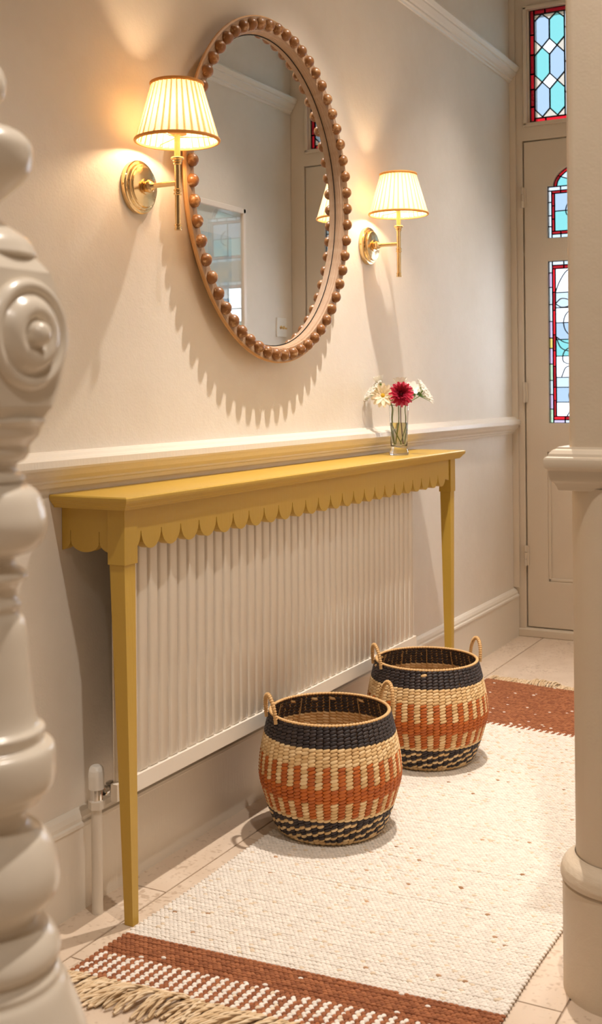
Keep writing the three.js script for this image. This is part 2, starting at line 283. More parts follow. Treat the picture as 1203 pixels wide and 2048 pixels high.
// ------------------------------------------------------------------ column at the end of the facing wall
{
  const cx = 1.03, cz = -1.962, g = thing('column', 'cream round column with square moulded impost and drum plinth at right', 'column', [cx, 0, cz]);
  mesh('plinth', latheC([[0, 0], [0.105, 0], [0.105, 0.184], [0.102, 0.187]], 64, 0.5), M.column, g);
  mesh('plinth_ring', latheC(smooth([[0.1, 0.186], [0.107, 0.191], [0.1085, 0.2], [0.105, 0.212], [0.098, 0.221], [0.088, 0.228], [0.084, 0.232]], 24), 64, 0.7), M.column, g);
  mesh('shaft', tri(lathe([[0.0825, 0.2], [0.0825, 0.3], [0.083, 0.855]], 64)), M.column, g);
  const prof = [[0.086, 0.851], [0.0885, 0.852], [0.0905, 0.858], [0.094, 0.864], [0.0985, 0.868], [0.0995, 0.871], [0.101, 0.878], [0.1015, 0.885], [0.104, 0.888], [0.1065, 0.89], [0.1078, 0.894], [0.1078, 0.904], [0.106, 0.907], [0.1025, 0.9085], [0.101, 0.913], [0.096, 0.919], [0.0905, 0.921], [0.0895, 0.924], [0.0, 0.924]];
  mesh('impost', loft(prof.map(([w, y]) => [y, square(Math.max(w, 0.01), Math.max(w - 0.011, 0.01))]), 0.35), M.doorPaint, g);
  const w = 0.0735, r = 0.016, o = []; for (const [sx, sz, a0] of [[1, 1, 90], [1, -1, 0], [-1, -1, -90], [-1, 1, 180]]) for (let i = 0; i <= 5; i++) { const t = (a0 - i * 18) * Math.PI / 180; o.push([sx * (w - r) + r * Math.cos(t), sz * (w - r) + r * Math.sin(t)]); }
  mesh('pier', tri(loft([[0.92, o], [CEIL, o]], 0.5)), M.column, g);
}

// ------------------------------------------------------------------ newel post
{
  const g = thing('newel_post', 'glossy cream turned newel post with carved rosette block in the near left foreground', 'newel post', [0.785, 0, -0.71]);
  const V = (v) => 1.02 - (v - 789) / 2404, R = (x) => (x + 40) / 2404;
  const pr = (list, n) => smooth(list.map(([x, v]) => [R(x), V(v)]), n);
  const lower = [[160, 2290], [168, 2140], [152, 2052], [133, 2000], [118, 1965], [108, 1952], [107, 1940], [98, 1929], [94, 1920], [104, 1911], [107, 1893], [98, 1870], [80, 1850], [60, 1840], [62, 1828], [76, 1815], [90, 1800], [103, 1780], [107, 1740], [97, 1700], [82, 1672], [70, 1660], [46, 1642], [44, 1620], [68, 1602], [78, 1590], [93, 1576], [101, 1560], [102, 1510], [96, 1490], [78, 1480], [80, 1466], [80, 1456], [68, 1446], [58, 1390], [51, 1310], [42, 1240], [30, 1222], [36, 1208], [28, 1192], [30, 1170], [46, 1158], [50, 1150], [42, 1140], [26, 1128], [24, 1115], [50, 1100]];
  mesh('turned_shaft', lathe(pr(lower, 260), 64), M.newel, g);
  mesh('bulb', lathe(pr([[28, 1112], [60, 1100], [78, 1085], [88, 1050], [84, 1020], [70, 985], [46, 968], [28, 960]], 48), 64), M.newel, g);
  mesh('neck', lathe(pr([[30, 968], [46, 960], [44, 950], [30, 940], [30, 928], [46, 918], [54, 905], [56, 890], [72, 872], [80, 852], [88, 840], [60, 830]], 60), 64), M.newel, g);
  // block: square in section, its corners cut round
  const sec = []; for (const [x, v, c] of [[60, 846, 0.5], [88, 838, 0.45], [108, 812, 0.4], [117, 786, 0.3], [130, 736, 0.16], [134, 690, 0.1], [133, 655, 0.1], [127, 610, 0.16], [112, 570, 0.3], [104, 546, 0.4], [84, 524, 0.45], [70, 512, 0.5]]) {
    const e = R(x), h = Math.min(0.0515, e / (1.40 - 0.5 * c)), k = h * c, y = V(v);
    sec.push([y, [[h, h - k], [h, -h + k], [h - k, -h], [-h + k, -h], [-h, -h + k], [-h, h - k], [-h + k, h], [h - k, h]]]);
  }
  mesh('block', loft(sec, 0.45), M.newel, g);
  const ros = lathe(smooth([[0.0455, 0], [0.0455, 0.004], [0.041, 0.0085], [0.036, 0.0075], [0.0335, 0.005], [0.031, 0.0075], [0.026, 0.0125], [0.02, 0.0145], [0.0145, 0.0125], [0.0125, 0.0095], [0.011, 0.0105]], 50).concat(smooth([[0.0105, 0.011], [0.0095, 0.017], [0.006, 0.021], [0, 0.0225]], 12)), 72);
  const ry = V(672);
  for (const [x, z, rx, rz] of [[0.0505, 0, 0, -Math.PI / 2], [0, 0.0505, Math.PI / 2, 0]]) { const m = mesh('rosette', ros, M.newel, g); m.position.set(x, ry, z); m.rotation.set(rx, 0, rz); }
  mesh('cap', lathe(pr([[60, 520], [74, 512], [70, 500], [60, 482], [44, 468], [12, 447], [-2, 436], [-4, 420], [0, 405], [22, 384], [46, 362], [60, 342], [67, 312], [66, 290], [52, 270], [30, 257], [2, 248], [-20, 240], [-26, 228], [-20, 215], [-2, 206], [12, 190], [16, 168], [10, 142], [-4, 124], [-20, 114], [-39.9, 110]], 200), 64), M.newel, g);
  mesh('base_block', loft([[0, square(0.085)], [0.36, square(0.085)], [0.385, square(0.08)], [0.4, square(0.06)]], 0.5), M.newel, g);
}

// ------------------------------------------------------------------ downlights
const warmDown = new THREE.Color(1.0, 0.90, 0.80);
DOWNLIGHTS.forEach(([x, z, cd, beam, label], i) => {
  const d = thing('ceiling_downlight', label, 'downlight', [x, CEIL, z], 0, 'recessed ceiling downlights');
  mesh('bezel', latheC([[0.034, -0.002], [0.036, -0.006], [0.046, -0.006], [0.048, 0.0], [0.034, 0.0]], 40), M.whitePlastic, d);
  mesh('lens', latheC([[0, -0.003], [0.0345, -0.003], [0.0345, -0.0005], [0, -0.0005]], 32), std({ color: css(255, 246, 230), emissive: warmDown, emissiveIntensity: 6 }), d);
  const s = new THREE.SpotLight(warmDown, cd, 0, beam, 0.75, 2); s.position.set(x, CEIL - 0.02, z); s.target.position.set(x, 0, z); s.castShadow = true; s.shadow.radius = 1.3; s.shadow.mapSize.set(2048, 2048); scene.add(s, s.target);
});

// ------------------------------------------------------------------ console table
{
  const TX = 0.1755, T0 = -1.715, T1 = -3.53, TY = 0.826;
  const t = thing('console_table', 'mustard yellow painted console table with scalloped apron standing over the radiator', 'console table', [0, 0, 0]);
  // top with moulded edge, mitred round three sides
  const prof = [[0.014, 0.8], [0.0125, 0.803], [0.0095, 0.8055], [0.008, 0.8085], [0.0065, 0.8095], [0.004, 0.8125], [0.0015, 0.8145], [0.0008, 0.8165], [0, 0.818], [0, 0.8235], [0.0022, 0.826]];
  mesh('top', tri(loft(prof.map(([k, y]) => [y, [[TX - k, T0 - k], [TX - k, T1 + k], [WX + 0.001, T1 + k], [WX + 0.001, T0 - k]]]), 0.4)), M.ochre, t);
  const fx = 0.1455, r = 0.0339, gap0 = -1.801, cusp = 0.754, top = 0.8015;
  const zs = []; for (let i = 0; i < 24; i++) zs.push(gap0 - i * 0.0678);
  // front apron, scallops cut as half rounds
  const A = [[1.787, top], [3.452, top]];     // u = -z
  const arc = (u0, u1, dir, from = 0, to = Math.PI) => { const c = (u0 + u1) / 2, a = (u1 - u0) / 2 - 0.0009, o = []; for (let i = 0; i <= 14; i++) { const q = from + (to - from) * i / 14; o.push([c + a * Math.cos(q), cusp - 0.0372 * Math.sin(q)]); } return o; };
  const us = zs.map((z) => -z), pts = [[1.78, top], [3.455, top]];
  pts.push([3.455, cusp - 0.022]); pts.push(...arc(us[23], us[23] + 0.0678, 1, 0.45, Math.PI));
  for (let i = 22; i >= 0; i--) pts.push(...arc(us[i], us[i + 1]));
  pts.push(...arc(us[0] - 0.0678, us[0], 1, 0, 0.85)); pts.push([1.78, cusp - 0.031]);
  const ga = new THREE.ExtrudeGeometry(poly(pts), { depth: 0.02, bevelEnabled: false }); ga.rotateY(Math.PI / 2); ga.translate(fx - 0.02, 0, 0);
  mesh('front_apron', tri(ga), M.ochre, t);
  const side = (zf) => {
    const p = [[WX + 0.001, top], [0.112, top], [0.112, 0.7165]];
    const q = (x0, x1, a0, a1) => { const c = (x0 + x1) / 2, a = (x1 - x0) / 2 - 0.0006; for (let i = 0; i <= 14; i++) { const w = a0 + (a1 - a0) * i / 14; p.push([c + a * Math.cos(w), 0.7335 - 0.0205 * Math.sin(w)]); } };
    q(0.083, 0.151, 1.85, Math.PI); p.push([0.0829, 0.7335], [0.0829, 0.754], [0.0817, 0.754], [0.0817, 0.7335]); q(0.0128, 0.0822, 0, Math.PI); p.push([0.0128, 0.7335], [0.0128, 0.754], [0.0116, 0.754], [0.0116, 0.7335]); q(-0.054, 0.0122, 0, 1.2); p.push([WX + 0.001, 0.7155]);
    const g = new THREE.ExtrudeGeometry(poly(p), { depth: 0.018, bevelEnabled: false }); g.translate(0, 0, zf); return tri(g);
  };
  mesh('side_apron', side(-1.77), M.ochre, t); mesh('side_apron', side(-3.5), M.ochre, t);
  for (const [z0, s] of [[-1.744, 1], [-3.506, -1]]) {   // z0 is the outer face
    const b = mesh('leg', (() => {
      const zo = z0, zi = z0 - s * 0.042, y1 = 0.6945;
      const q = (xb, xf, a, c) => s > 0 ? [[xf, a], [xf, c], [xb, c], [xb, a]] : [[xf, c], [xf, a], [xb, a], [xb, c]];
      const leg = loft([[0.0, q(0.126, 0.1435, zo - s * 0.0215, zi + s * 0.0045)], [0.0012, q(0.125, 0.1445, zo - s * 0.0205, zi + s * 0.0035)], [y1 - 0.004, q(0.1105, 0.1455, zo - s * 0.0035, zi + s * 0.0045)], [y1, q(0.1105, 0.1455, zo - s * 0.0035, zi + s * 0.0045)]], 0.3);
      return tri(leg);
    })(), M.ochre, t);
    mesh('leg_block', tri(box(0.108, 0.1485, 0.6935, 0.8015, z0, z0 - s * 0.042, 0.0012)), M.ochre, b);
  }
  mesh('back_rail', tri(box(0.001, 0.016, 0.765, 0.8015, -1.78, -3.48)), M.ochre, t);
}

// ------------------------------------------------------------------ radiator
{
  const Z0 = -1.775, Z1 = -3.282, YB = 0.228, YT = 0.785, XF = 0.098;
  const g = thing('radiator', 'cream ribbed panel radiator behind the yellow console', 'radiator', [0, 0, 0]);
  const n = 42, p = (Z0 - Z1 - 0.02) / n, prof = [];
  prof.push([Z0, XF - 0.004]);
  for (let i = 0; i < n; i++) { const z = Z0 - 0.01 - i * p; for (const [f, d] of [[0.0, 0.0], [0.05, 0], [0.1, 0.0075], [0.13, 0.0088], [0.19, 0.0095], [0.8, 0.0095], [0.86, 0.0088], [0.89, 0.0075], [0.95, 0]]) prof.push([z - f * p, XF - 0.01 + d]); }
  prof.push([Z1 + 0.01, XF - 0.01], [Z1, XF - 0.006]);
  const pos = [], quad = (a, b, c, d) => pos.push(...a, ...b, ...c, ...a, ...c, ...d);
  const ylo = YB + 0.034, yhi = YT - 0.03;
  const levels = [[YB + 0.028, 0.2], [ylo + 0.006, 1], [yhi - 0.006, 1], [yhi, 0.2]];
  for (let k = 0; k < prof.length - 1; k++) for (let l = 0; l < 3; l++) {
    const P = (q, lv) => [XF - 0.01 + (q[1] - XF + 0.01) * lv[1], lv[0], q[0]];
    quad(P(prof[k], levels[l]), P(prof[k + 1], levels[l]), P(prof[k + 1], levels[l + 1]), P(prof[k], levels[l + 1]));
  }
  const gg = new THREE.BufferGeometry(); gg.setAttribute('position', new THREE.Float32BufferAttribute(pos, 3)); gg.computeVertexNormals();
  mesh('ribbed_panel', tri(toCreasedNormals(gg, 0.7)), M.radiator, g);
  mesh('bottom_flange', tri(box(XF - 0.012, XF + 0.003, YB, YB + 0.034, Z0, Z1, 0.0012)), M.radiator, g);
  mesh('top_flange', tri(box(XF - 0.014, XF, YT - 0.034, YT, Z0, Z1, 0.003)), M.radiator, g);
  mesh('core', tri(box(0.066, XF - 0.012, YB + 0.02, YT - 0.02, Z0 - 0.035, Z1 + 0.035)), M.radiator, g);
  for (const z of [-2.1, -2.95]) mesh('wall_bracket', tri(box(WX + 0.002, 0.067, 0.3, 0.66, z - 0.012, z + 0.012)), M.radiator, g);
}
{ // valve and pipe
  const x = 0.046, z = -1.782, v = thing('radiator_valve', 'painted radiator pipe with white capped valve beside the near table leg', 'valve', [x, 0, z]);
  mesh('pipe', lathe([[0.0115, 0], [0.011, 0.004], [0.0105, 0.21]], 24), M.wood, v);
  mesh('nut', latheC([[0.0105, 0.205], [0.0165, 0.206], [0.0165, 0.221], [0.013, 0.224]], 6, 0.5), M.wood, v);
  mesh('body', latheC([[0.0125, 0.22], [0.0125, 0.244], [0.0115, 0.248]], 20), M.chrome, v);
  mesh('cap', latheC(smooth([[0.0155, 0.245], [0.0158, 0.262], [0.0155, 0.276], [0.0125, 0.287], [0.007, 0.291], [0, 0.2915]], 20), 24, 0.9), M.whitePlastic, v);
  const t = mesh('tail', latheC([[0.0095, 0.012], [0.011, 0.014], [0.011, 0.022], [0.0085, 0.022], [0.0085, 0.026], [0.015, 0.028], [0.016, 0.04], [0.0135, 0.044], [0.013, 0.06]].map(([r, h]) => [r * 0.9, h]), 16, 0.5), M.chrome, v); t.rotation.x = -Math.PI / 2; t.position.set(0.006, 0.236, 0);
}

// ------------------------------------------------------------------ round mirror with bead frame
{
  const cy = 1.534, cz = -2.555, SY = 1.047;
  const w1 = noiser(30, 41), w2 = noiser(90, 43), w3 = noiser(8, 45);
  const limed = tex(512, (u, v) => { const g = 0.5 * w2(u, v * 0.25) + 0.3 * w1(u * 1, v) + 0.3 * w3(u, v); return lerp3(rgb(140, 106, 76), rgb(206, 186, 166), clamp(0.25 + (g - 0.5) * 1.1)); }, null, true);
  const beadTex = [0, 1, 2].map((k) => tex(128, (u, v) => { const g = 0.4 * w1(u * 0.5 + k * 0.3, v * 0.3) + 0.2 * w2(u, v * 0.3 + k * 0.2) + 0.5 * w3(u * 0.7 + k * 0.4, v * 0.7); return lerp3(rgb(126, 80, 38), rgb(206, 172, 132), clamp((g - 0.6) * 2.6)); }, null, true));
  const sideTex = tex([256, 256], (u, v) => lerp3(rgb(168, 120, 70), rgb(203, 158, 105), 0.6 * w1(u * 0.3, v * 2) + 0.4 * w2(u * 0.2, v)), null, true);
  const mFrame = std({ map: limed, roughness: 0.6 }), mSide = std({ map: sideTex, roughness: 0.55 }), mBead = beadTex.map((t) => std({ map: t, roughness: 0.38 }));
  limed.repeat.set(3, 6); sideTex.repeat.set(6, 1);
  const m = thing('wall_mirror', 'large round wall mirror in a limed wood frame of carved beads', 'mirror', [WX, cy, cz]);
  const ring = (p, seg = 160, a = 0.5) => { const g = latheC(p, seg, a); g.rotateZ(-Math.PI / 2); g.scale(1, SY, 1); return g; };
  mesh('outer_rim', ring([[0.36, 0.0015], [0.376, 0.0015], [0.379, 0.004], [0.382, 0.011], [0.386, 0.014], [0.387, 0.017], [0.394, 0.022], [0.406, 0.026], [0.415, 0.03], [0.4195, 0.034], [0.4195, 0.039], [0.416, 0.0415]]), mSide, m);
  mesh('bead_bed', ring([[0.416, 0.0412], [0.4085, 0.0422], [0.394, 0.04], [0.388, 0.0412], [0.3845, 0.0405]]), mFrame, m);
  mesh('inner_lip', ring([[0.3845, 0.0405], [0.3835, 0.036], [0.381, 0.034], [0.3785, 0.026], [0.378, 0.02], [0.378, 0.0187]]), mFrame, m);
  mesh('sight_edge', ring([[0.3785, 0.0186], [0.3755, 0.0186]], 160), M.black, m);
  mesh('glass', ring([[0, 0.018], [0.38, 0.018], [0.38, 0.014], [0, 0.014]], 160), M.mirror, m);
  mesh('backing', ring([[0.0, 0.0012], [0.37, 0.0012], [0.37, 0.0135], [0, 0.0135]], 96), mSide, m);
  const bg = new THREE.SphereGeometry(0.0157, 20, 14), NB = 57;
  for (let i = 0; i < NB; i++) { const a = i / NB * Math.PI * 2 + 0.03, b = mesh('bead', bg, mBead[i % 3], m); b.position.set(0.0445, 0.3985 * SY * Math.sin(a), 0.3985 * Math.cos(a)); b.rotation.set(rr(0, 6.3), rr(0, 6.3), rr(0, 6.3)); }
}

// ------------------------------------------------------------------ sconces
{
  const linen = tex(256, (u, v) => lerp3(rgb(214, 190, 152), rgb(238, 222, 192), 0.55 * nE(u, v * 0.4) + 0.45 * nC(v + 0.3, u)), null, true); linen.repeat.set(4, 1);
  const mShade = std({ map: linen, roughness: 1, transmission: 0.34, thickness: 0 });
  const mBand = std({ color: css(216, 164, 88), roughness: 0.9, transmission: 0.2, thickness: 0 });
  const mTube = std({ color: css(236, 200, 138), roughness: 0.5 });
  const warm = new THREE.Color(1.0, 0.71, 0.43);
  const shade = (() => {
    const N = 180, K = 12, pos = [], uv = [], idx = [];
    for (let k = 0; k <= K; k++) for (let i = 0; i <= N; i++) { const t = k / K, a = i / N * Math.PI * 2, r = (0.0875 + (0.0535 - 0.0875) * t) * (1 + 0.02 * Math.sin(a * 34 + 0.6 * Math.sin(a * 5)) + 0.004 * Math.sin(a * 13)); pos.push(r * Math.cos(a), 0.006 + 0.118 * t, r * Math.sin(a)); uv.push(i / N, t); }
    for (let k = 0; k < K; k++) for (let i = 0; i < N; i++) { const a = k * (N + 1) + i, b = a + 1, c = a + N + 1, d = c + 1; idx.push(a, c, b, b, c, d); }
    const g = new THREE.BufferGeometry(); g.setAttribute('position', new THREE.Float32BufferAttribute(pos, 3)); g.setAttribute('uv', new THREE.Float32BufferAttribute(uv, 2)); g.setIndex(idx); g.computeVertexNormals(); return g;
  })();
  // the cloth lies double behind each pleat: real second layers inside the shade
  const folds = (() => {
    const pos = [], n = 34, K = 6;
    for (let f = 0; f < n; f++) for (let k = 0; k < K; k++) for (let c = 0; c < 2; c++) {
      const P = (dk, dc) => { const t = (k + dk) / K, a = (f + 0.12 + (c + dc) * 0.17 + 0.03 * Math.sin(f * 2.3)) / n * Math.PI * 2, r = (0.0875 + (0.0535 - 0.0875) * t) * 0.968 - 0.0006; return [r * Math.cos(a), 0.006 + 0.118 * t, r * Math.sin(a)]; };
      const a = P(0, 0), b = P(0, 1), d = P(1, 0), e = P(1, 1); pos.push(...a, ...d, ...b, ...b, ...d, ...e);
    }
    const g = new THREE.BufferGeometry(); g.setAttribute('position', new THREE.Float32BufferAttribute(pos, 3)); g.computeVertexNormals();
    g.setAttribute('uv', new THREE.Float32BufferAttribute(Float32Array.from({ length: pos.length / 3 * 2 }, (_, i) => (i % 2 ? pos[(i >> 1) * 3 + 1] * 8 : Math.atan2(pos[(i >> 1) * 3 + 2], pos[(i >> 1) * 3]) / 6.283)), 2)); return g;
  })();
  const band = (r, y, h) => { const g = new THREE.TorusGeometry(r, 0.0038, 8, 96); g.rotateX(Math.PI / 2); g.scale(1, h, 1); g.translate(0, y, 0); return g; };
  const turnX = (g) => { g.rotateZ(-Math.PI / 2); return g; };
  for (const [z, label] of [[-2.008, 'brass wall light with pleated shade left of the mirror, nearest the newel post'], [-3.182, 'brass wall light with pleated shade right of the mirror, above the flower vase']]) {
    const s = thing('wall_sconce', label, 'wall light', [WX, 1.465, z], 0, 'pleated shade wall lights');
    const bp = mesh('backplate', turnX(latheC([[0.05, 0.001], [0.0572, 0.001], [0.0575, 0.0035], [0.0575, 0.0105], [0.0555, 0.0128], [0.0505, 0.0132], [0.05, 0.0155], [0.0485, 0.0182], [0.0455, 0.019], [0.045, 0.0212], [0.043, 0.0235], [0.041, 0.024], [0, 0.0248]], 80, 0.45)), M.brass, s);
    const sc = mesh('screw', turnX(latheC([[0, 0.002], [0.0022, 0.0018], [0.0024, 0]], 12)), M.brassDark, bp); sc.position.set(0.006, 0, 0.0575); sc.rotation.y = -Math.PI / 2;
    mesh('arm', turnX(latheC([[0.0175, 0.024], [0.0175, 0.027], [0.012, 0.0285], [0.0115, 0.033], [0.0145, 0.0345], [0.0145, 0.0385], [0.011, 0.04], [0.0085, 0.043], [0.0065, 0.046], [0.0055, 0.05], [0.0055, 0.104]], 24, 0.5)), M.brass, s);
    const X = 0.107;
    const stem = mesh('stem', latheC([[0, -0.1], [0.0075, -0.1], [0.0082, -0.098], [0.0082, -0.0955], [0.0068, -0.0945], [0.0068, -0.092], [0.0082, -0.091], [0.0082, -0.0885], [0.0062, -0.087], [0.0062, -0.026], [0.0085, -0.0245], [0.0085, -0.0215], [0.0068, -0.0205], [0.0068, -0.018], [0.0085, -0.017], [0.0085, -0.014], [0.0062, -0.0125], [0.0062, 0.038], [0.0085, 0.0395], [0.0088, 0.042], [0.0075, 0.0435], [0.0098, 0.0455], [0.0098, 0.048], [0.0135, 0.05], [0.0142, 0.0525], [0.0135, 0.0545], [0.006, 0.0555]], 32, 0.45), M.brass, s); stem.position.x = X;
    const c = mesh('candle_tube', latheC([[0.0063, 0.054], [0.0063, 0.0865], [0.0058, 0.0868], [0.0058, 0.0875], [0.0063, 0.088], [0.0062, 0.112], [0, 0.112]], 20), mTube, s); c.position.x = X;
    const lamp = mesh('bulb', new THREE.SphereGeometry(0.0175, 20, 14), std({ color: css(255, 236, 200), emissive: warm, emissiveIntensity: 6 }), s); lamp.position.set(X, 0.128, 0);
    const sh = mesh('lamp_shade', shade, mShade, s); sh.position.set(X, 0.085, 0);
    mesh('pleat_folds', folds, mShade, sh);
    mesh('lower_band', band(0.0882, 0.005, 1.0), mBand, sh); mesh('upper_band', band(0.054, 0.1245, 1.0), mBand, sh);
    mesh('shade_carrier', merge([tube([[0.0, 0.012, 0], [0.0, 0.012, 0.085]], 0.0012, 2), tube([[0, 0.012, 0], [0.074, 0.012, -0.043]], 0.0012, 2), tube([[0, 0.012, 0], [-0.074, 0.012, -0.043]], 0.0012, 2), lathe([[0.0065, 0.018], [0.02, 0.018], [0.02, 0.0205], [0.0065, 0.0205]], 20)]), mTube, sh);
    const l = new THREE.PointLight(warm, SCONCE_CANDELA, 0, 2); l.position.set(WX + X, 1.465 + 0.128, z); l.castShadow = true; l.shadow.radius = 0.85; scene.add(l);
  }
}

// ------------------------------------------------------------------ picture and switch on the facing wall, seen in the mirror
{
  const x = WID, z0 = -4.17, z1 = -3.37, y0 = 0.98, y1 = 1.80, d = 0.022;
  const p = thing('framed_picture', 'white framed landscape print on the wall facing the mirror', 'picture', [0, 0, 0]);
  const fr = merge([box(x - d, x - 0.001, y1 - 0.022, y1, z0, z1, 0.003), box(x - d, x - 0.001, y0, y0 + 0.022, z0, z1, 0.003), box(x - d, x - 0.001, y0, y1, z0, z0 + 0.022, 0.003), box(x - d, x - 0.001, y0, y1, z1 - 0.022, z1, 0.003)]);
  mesh('frame', fr, std({ color: css(238, 226, 214), roughness: 0.4 }), p);
  mesh('mount', box(x - 0.008, x - 0.005, y0 + 0.02, y1 - 0.02, z0 + 0.02, z1 - 0.02), std({ color: css(236, 236, 234), roughness: 0.8 }), p);
  const a = noiser(14, 61), b = noiser(40, 63), c = noiser(5, 65);
  const art = tex([256, 256], (u, v) => {
    const hill = 0.56 + 0.12 * (c(u * 0.8, 0.3) - 0.4) - 0.1 * u, sky = lerp3(rgb(196, 214, 226), rgb(232, 230, 222), a(u, v)); let q = sky;
    if (v < hill) q = lerp3(rgb(128, 148, 164), rgb(96, 112, 128), a(u * 2, v)); if (v < hill - 0.1) q = lerp3(rgb(206, 176, 136), rgb(172, 140, 120), b(u, v)); if (v < hill - 0.1 && v > hill - 0.2 && b(u, v * 0.7) > 0.55) q = rgb(84, 80, 88);
    if (v < 0.28) q = lerp3(rgb(190, 170, 140), rgb(148, 168, 184), clamp(1.6 * a(u, v) - 0.2)); return q;
  }, null, true);
  const pg = new THREE.PlaneGeometry(z1 - z0 - 0.2, y1 - y0 - 0.26); pg.rotateY(-Math.PI / 2); pg.translate(x - 0.0085, (y0 + y1) / 2, (z0 + z1) / 2);
  mesh('print', pg, std({ map: art, roughness: 0.8 }), p);
  mesh('glazing', box(x - 0.014, x - 0.0125, y0 + 0.018, y1 - 0.018, z0 + 0.018, z1 - 0.018), std({ color: css(250, 252, 252), transmission: 1, thickness: 0, roughness: 0 }), p);
  const s = thing('light_switch', 'white switch plate with brass toggle on the wall facing the mirror', 'switch', [x, 1.312, -4.5]);
  mesh('plate', box(-0.007, -0.0005, -0.043, 0.043, -0.043, 0.043, 0.002), M.whitePlastic, s);
  for (const dz of [-0.013, 0.013]) { const g = mesh('toggle', latheC([[0.008, 0], [0.008, 0.003], [0.0035, 0.005], [0.0045, 0.018], [0, 0.021]], 14), M.brassDark, s); g.position.set(-0.007, 0, dz); g.rotation.z = Math.PI / 2 + 0.35; }
}

// ------------------------------------------------------------------ rug
{
  const g = thing('runner_rug', 'handwoven off-white runner rug with rust striped ends and jute fringe', 'rug', [0, 0, 0]);
  const xl = (v) => 0.154 - 0.022 * Math.max(0, (v - 0.87) / 0.13), xr = () => 0.876;
  const ZL = [-1.572, -3.846], ZR = [-1.632, -3.76];
  const at = (u, v) => { const z = (ZL[0] + (ZL[1] - ZL[0]) * v) * (1 - u) + (ZR[0] + (ZR[1] - ZR[0]) * v) * u; const x = xl(v) + (xr() - xl(v)) * u; return [x + 0.0025 * Math.sin(z * 9 + u * 3), z]; };
  const backing = std({ color: css(196, 172, 146), roughness: 1 });
  { const n = 24, pos = [], idx = []; for (let j = 0; j <= n; j++) for (let i = 0; i <= 4; i++) { const [x, z] = at(i / 4, j / n); pos.push(x, 0.0045, z); }
    for (let j = 0; j < n; j++) for (let i = 0; i < 4; i++) { const a = j * 5 + i; idx.push(a, a + 1, a + 5, a + 1, a + 6, a + 5); }
    const q = new THREE.BufferGeometry(); q.setAttribute('position', new THREE.Float32BufferAttribute(pos, 3)); q.setIndex(idx); q.computeVertexNormals();
    const lo = q.clone(); lo.translate(0, -0.0038, 0); mesh('backing', mergeGeometries([q, lo]), backing, g); }
  const NC = 76, rows = Math.round(2.26 / 0.0066);
  const yarn = { white: { base: [234, 222, 206], list: [] }, rust: { base: [178, 100, 62], list: [] } };
  const f = [0, 0.034, 0.069, 0.7705, 0.784, 1];
  const unit = new THREE.SphereGeometry(1, 7, 5), mx = new THREE.Matrix4(), q = new THREE.Quaternion(), e = new THREE.Euler(), sv = new THREE.Vector3(), pv = new THREE.Vector3();
  for (let j = 0; j < rows; j++) {
    const v = (j + 0.5) / rows, rowJ = rr(-1, 1);
    for (let i = 0; i < NC; i++) {
      const u = (i + 0.5 + (j % 2 ? 0.22 : -0.22)) / NC, [x, z] = at(u, v);
      const stripe = v < f[1] || (v > f[3] && v < f[4]), rust = stripe ? i % 2 === 0 : (v < f[2] || v > f[4]);
      let kind = rust ? 'rust' : 'white'; if (rust && !stripe && rnd() < 0.012) kind = 'white'; if (stripe && rnd() < 0.06) kind = 'rust';
      let c;
      if (kind === 'white') { const t = rr(-9, 7) + rowJ * 2; c = [232 + t, 224 + t, 214 + t]; if (rnd() < 0.0035) { const t = rr(0, 50); c = [150 + t, 112 + t, 78 + t]; } else if (rnd() < 0.035) c = [222, 204, 180]; if (v > 0.6 && v < 0.765 && rnd() < 0.1) c = [220, 200, 174]; }
      else { const t = rr(-20, 18); c = [152 + t, 94 + t * 0.8, 60 + t * 0.6]; }
      const lift = 0.0052 + rr(0, 0.0008) + 0.0006 * rowJ; e.set(0, rr(-0.18, 0.18) + (stripe ? 1.45 : 0.16), rr(-0.08, 0.08)); q.setFromEuler(e);
      sv.set(0.0058 * rr(0.92, 1.08), 0.0031 * rr(0.9, 1.1), stripe ? 0.0046 : 0.0035); pv.set(x, lift, z);
      yarn[kind].list.push([new THREE.Matrix4().compose(pv, q, sv), c]);
    }
  }
  for (const [k, name] of [['white', 'white_yarn'], ['rust', 'rust_yarn']]) {
    const L = yarn[k].list, im = new THREE.InstancedMesh(unit, std({ color: 0xffffff, roughness: 0.95, sheen: 0.3, sheenRoughness: 0.6 }), L.length); im.name = name; im.userData.kind = 'stuff'; im.castShadow = im.receiveShadow = true;
    L.forEach(([m, c], i) => { im.setMatrixAt(i, m); im.setColorAt(i, css(...c.map((t) => Math.round(Math.max(0, Math.min(255, t)))))); }); g.add(im);
  }
  const jute = [css(224, 198, 162), css(212, 184, 146), css(232, 210, 178)].map((c) => std({ color: c, roughness: 0.95 }));
  const sets = [[], [], []];
  const strand = (u, v, dir, len) => {   // two twisted plies
    const [x, z] = at(u, v), drift = rr(-0.2, 0.2) - 0.28 * dir + 0.14 * Math.sin(u * 21), lift = rr(0.003, 0.006), bump = rr(0, 0.006) + (Math.abs(u - 0.27) < 0.06 ? 0.012 : 0);
    for (const ph of [0, Math.PI]) { const p = []; for (let k = 0; k <= 9; k++) { const t = k / 9; p.push([x + drift * len * t + 0.0016 * Math.cos(ph + k * 1.5), lift + bump * Math.sin(t * 3.1) + 0.0014 * Math.sin(ph + k * 1.5), z + dir * (len * t - 0.004)]); } sets[Math.floor(rnd() * 3)].push(tube(p, 0.0021, 14, 5)); }
  };
  for (let i = 0; i < 130; i++) { strand((i + rr(0.1, 0.9)) / 130, 0, 1, rr(0.07, 0.1)); strand((i + rr(0.1, 0.9)) / 130, 1, -1, rr(0.04, 0.06)); }
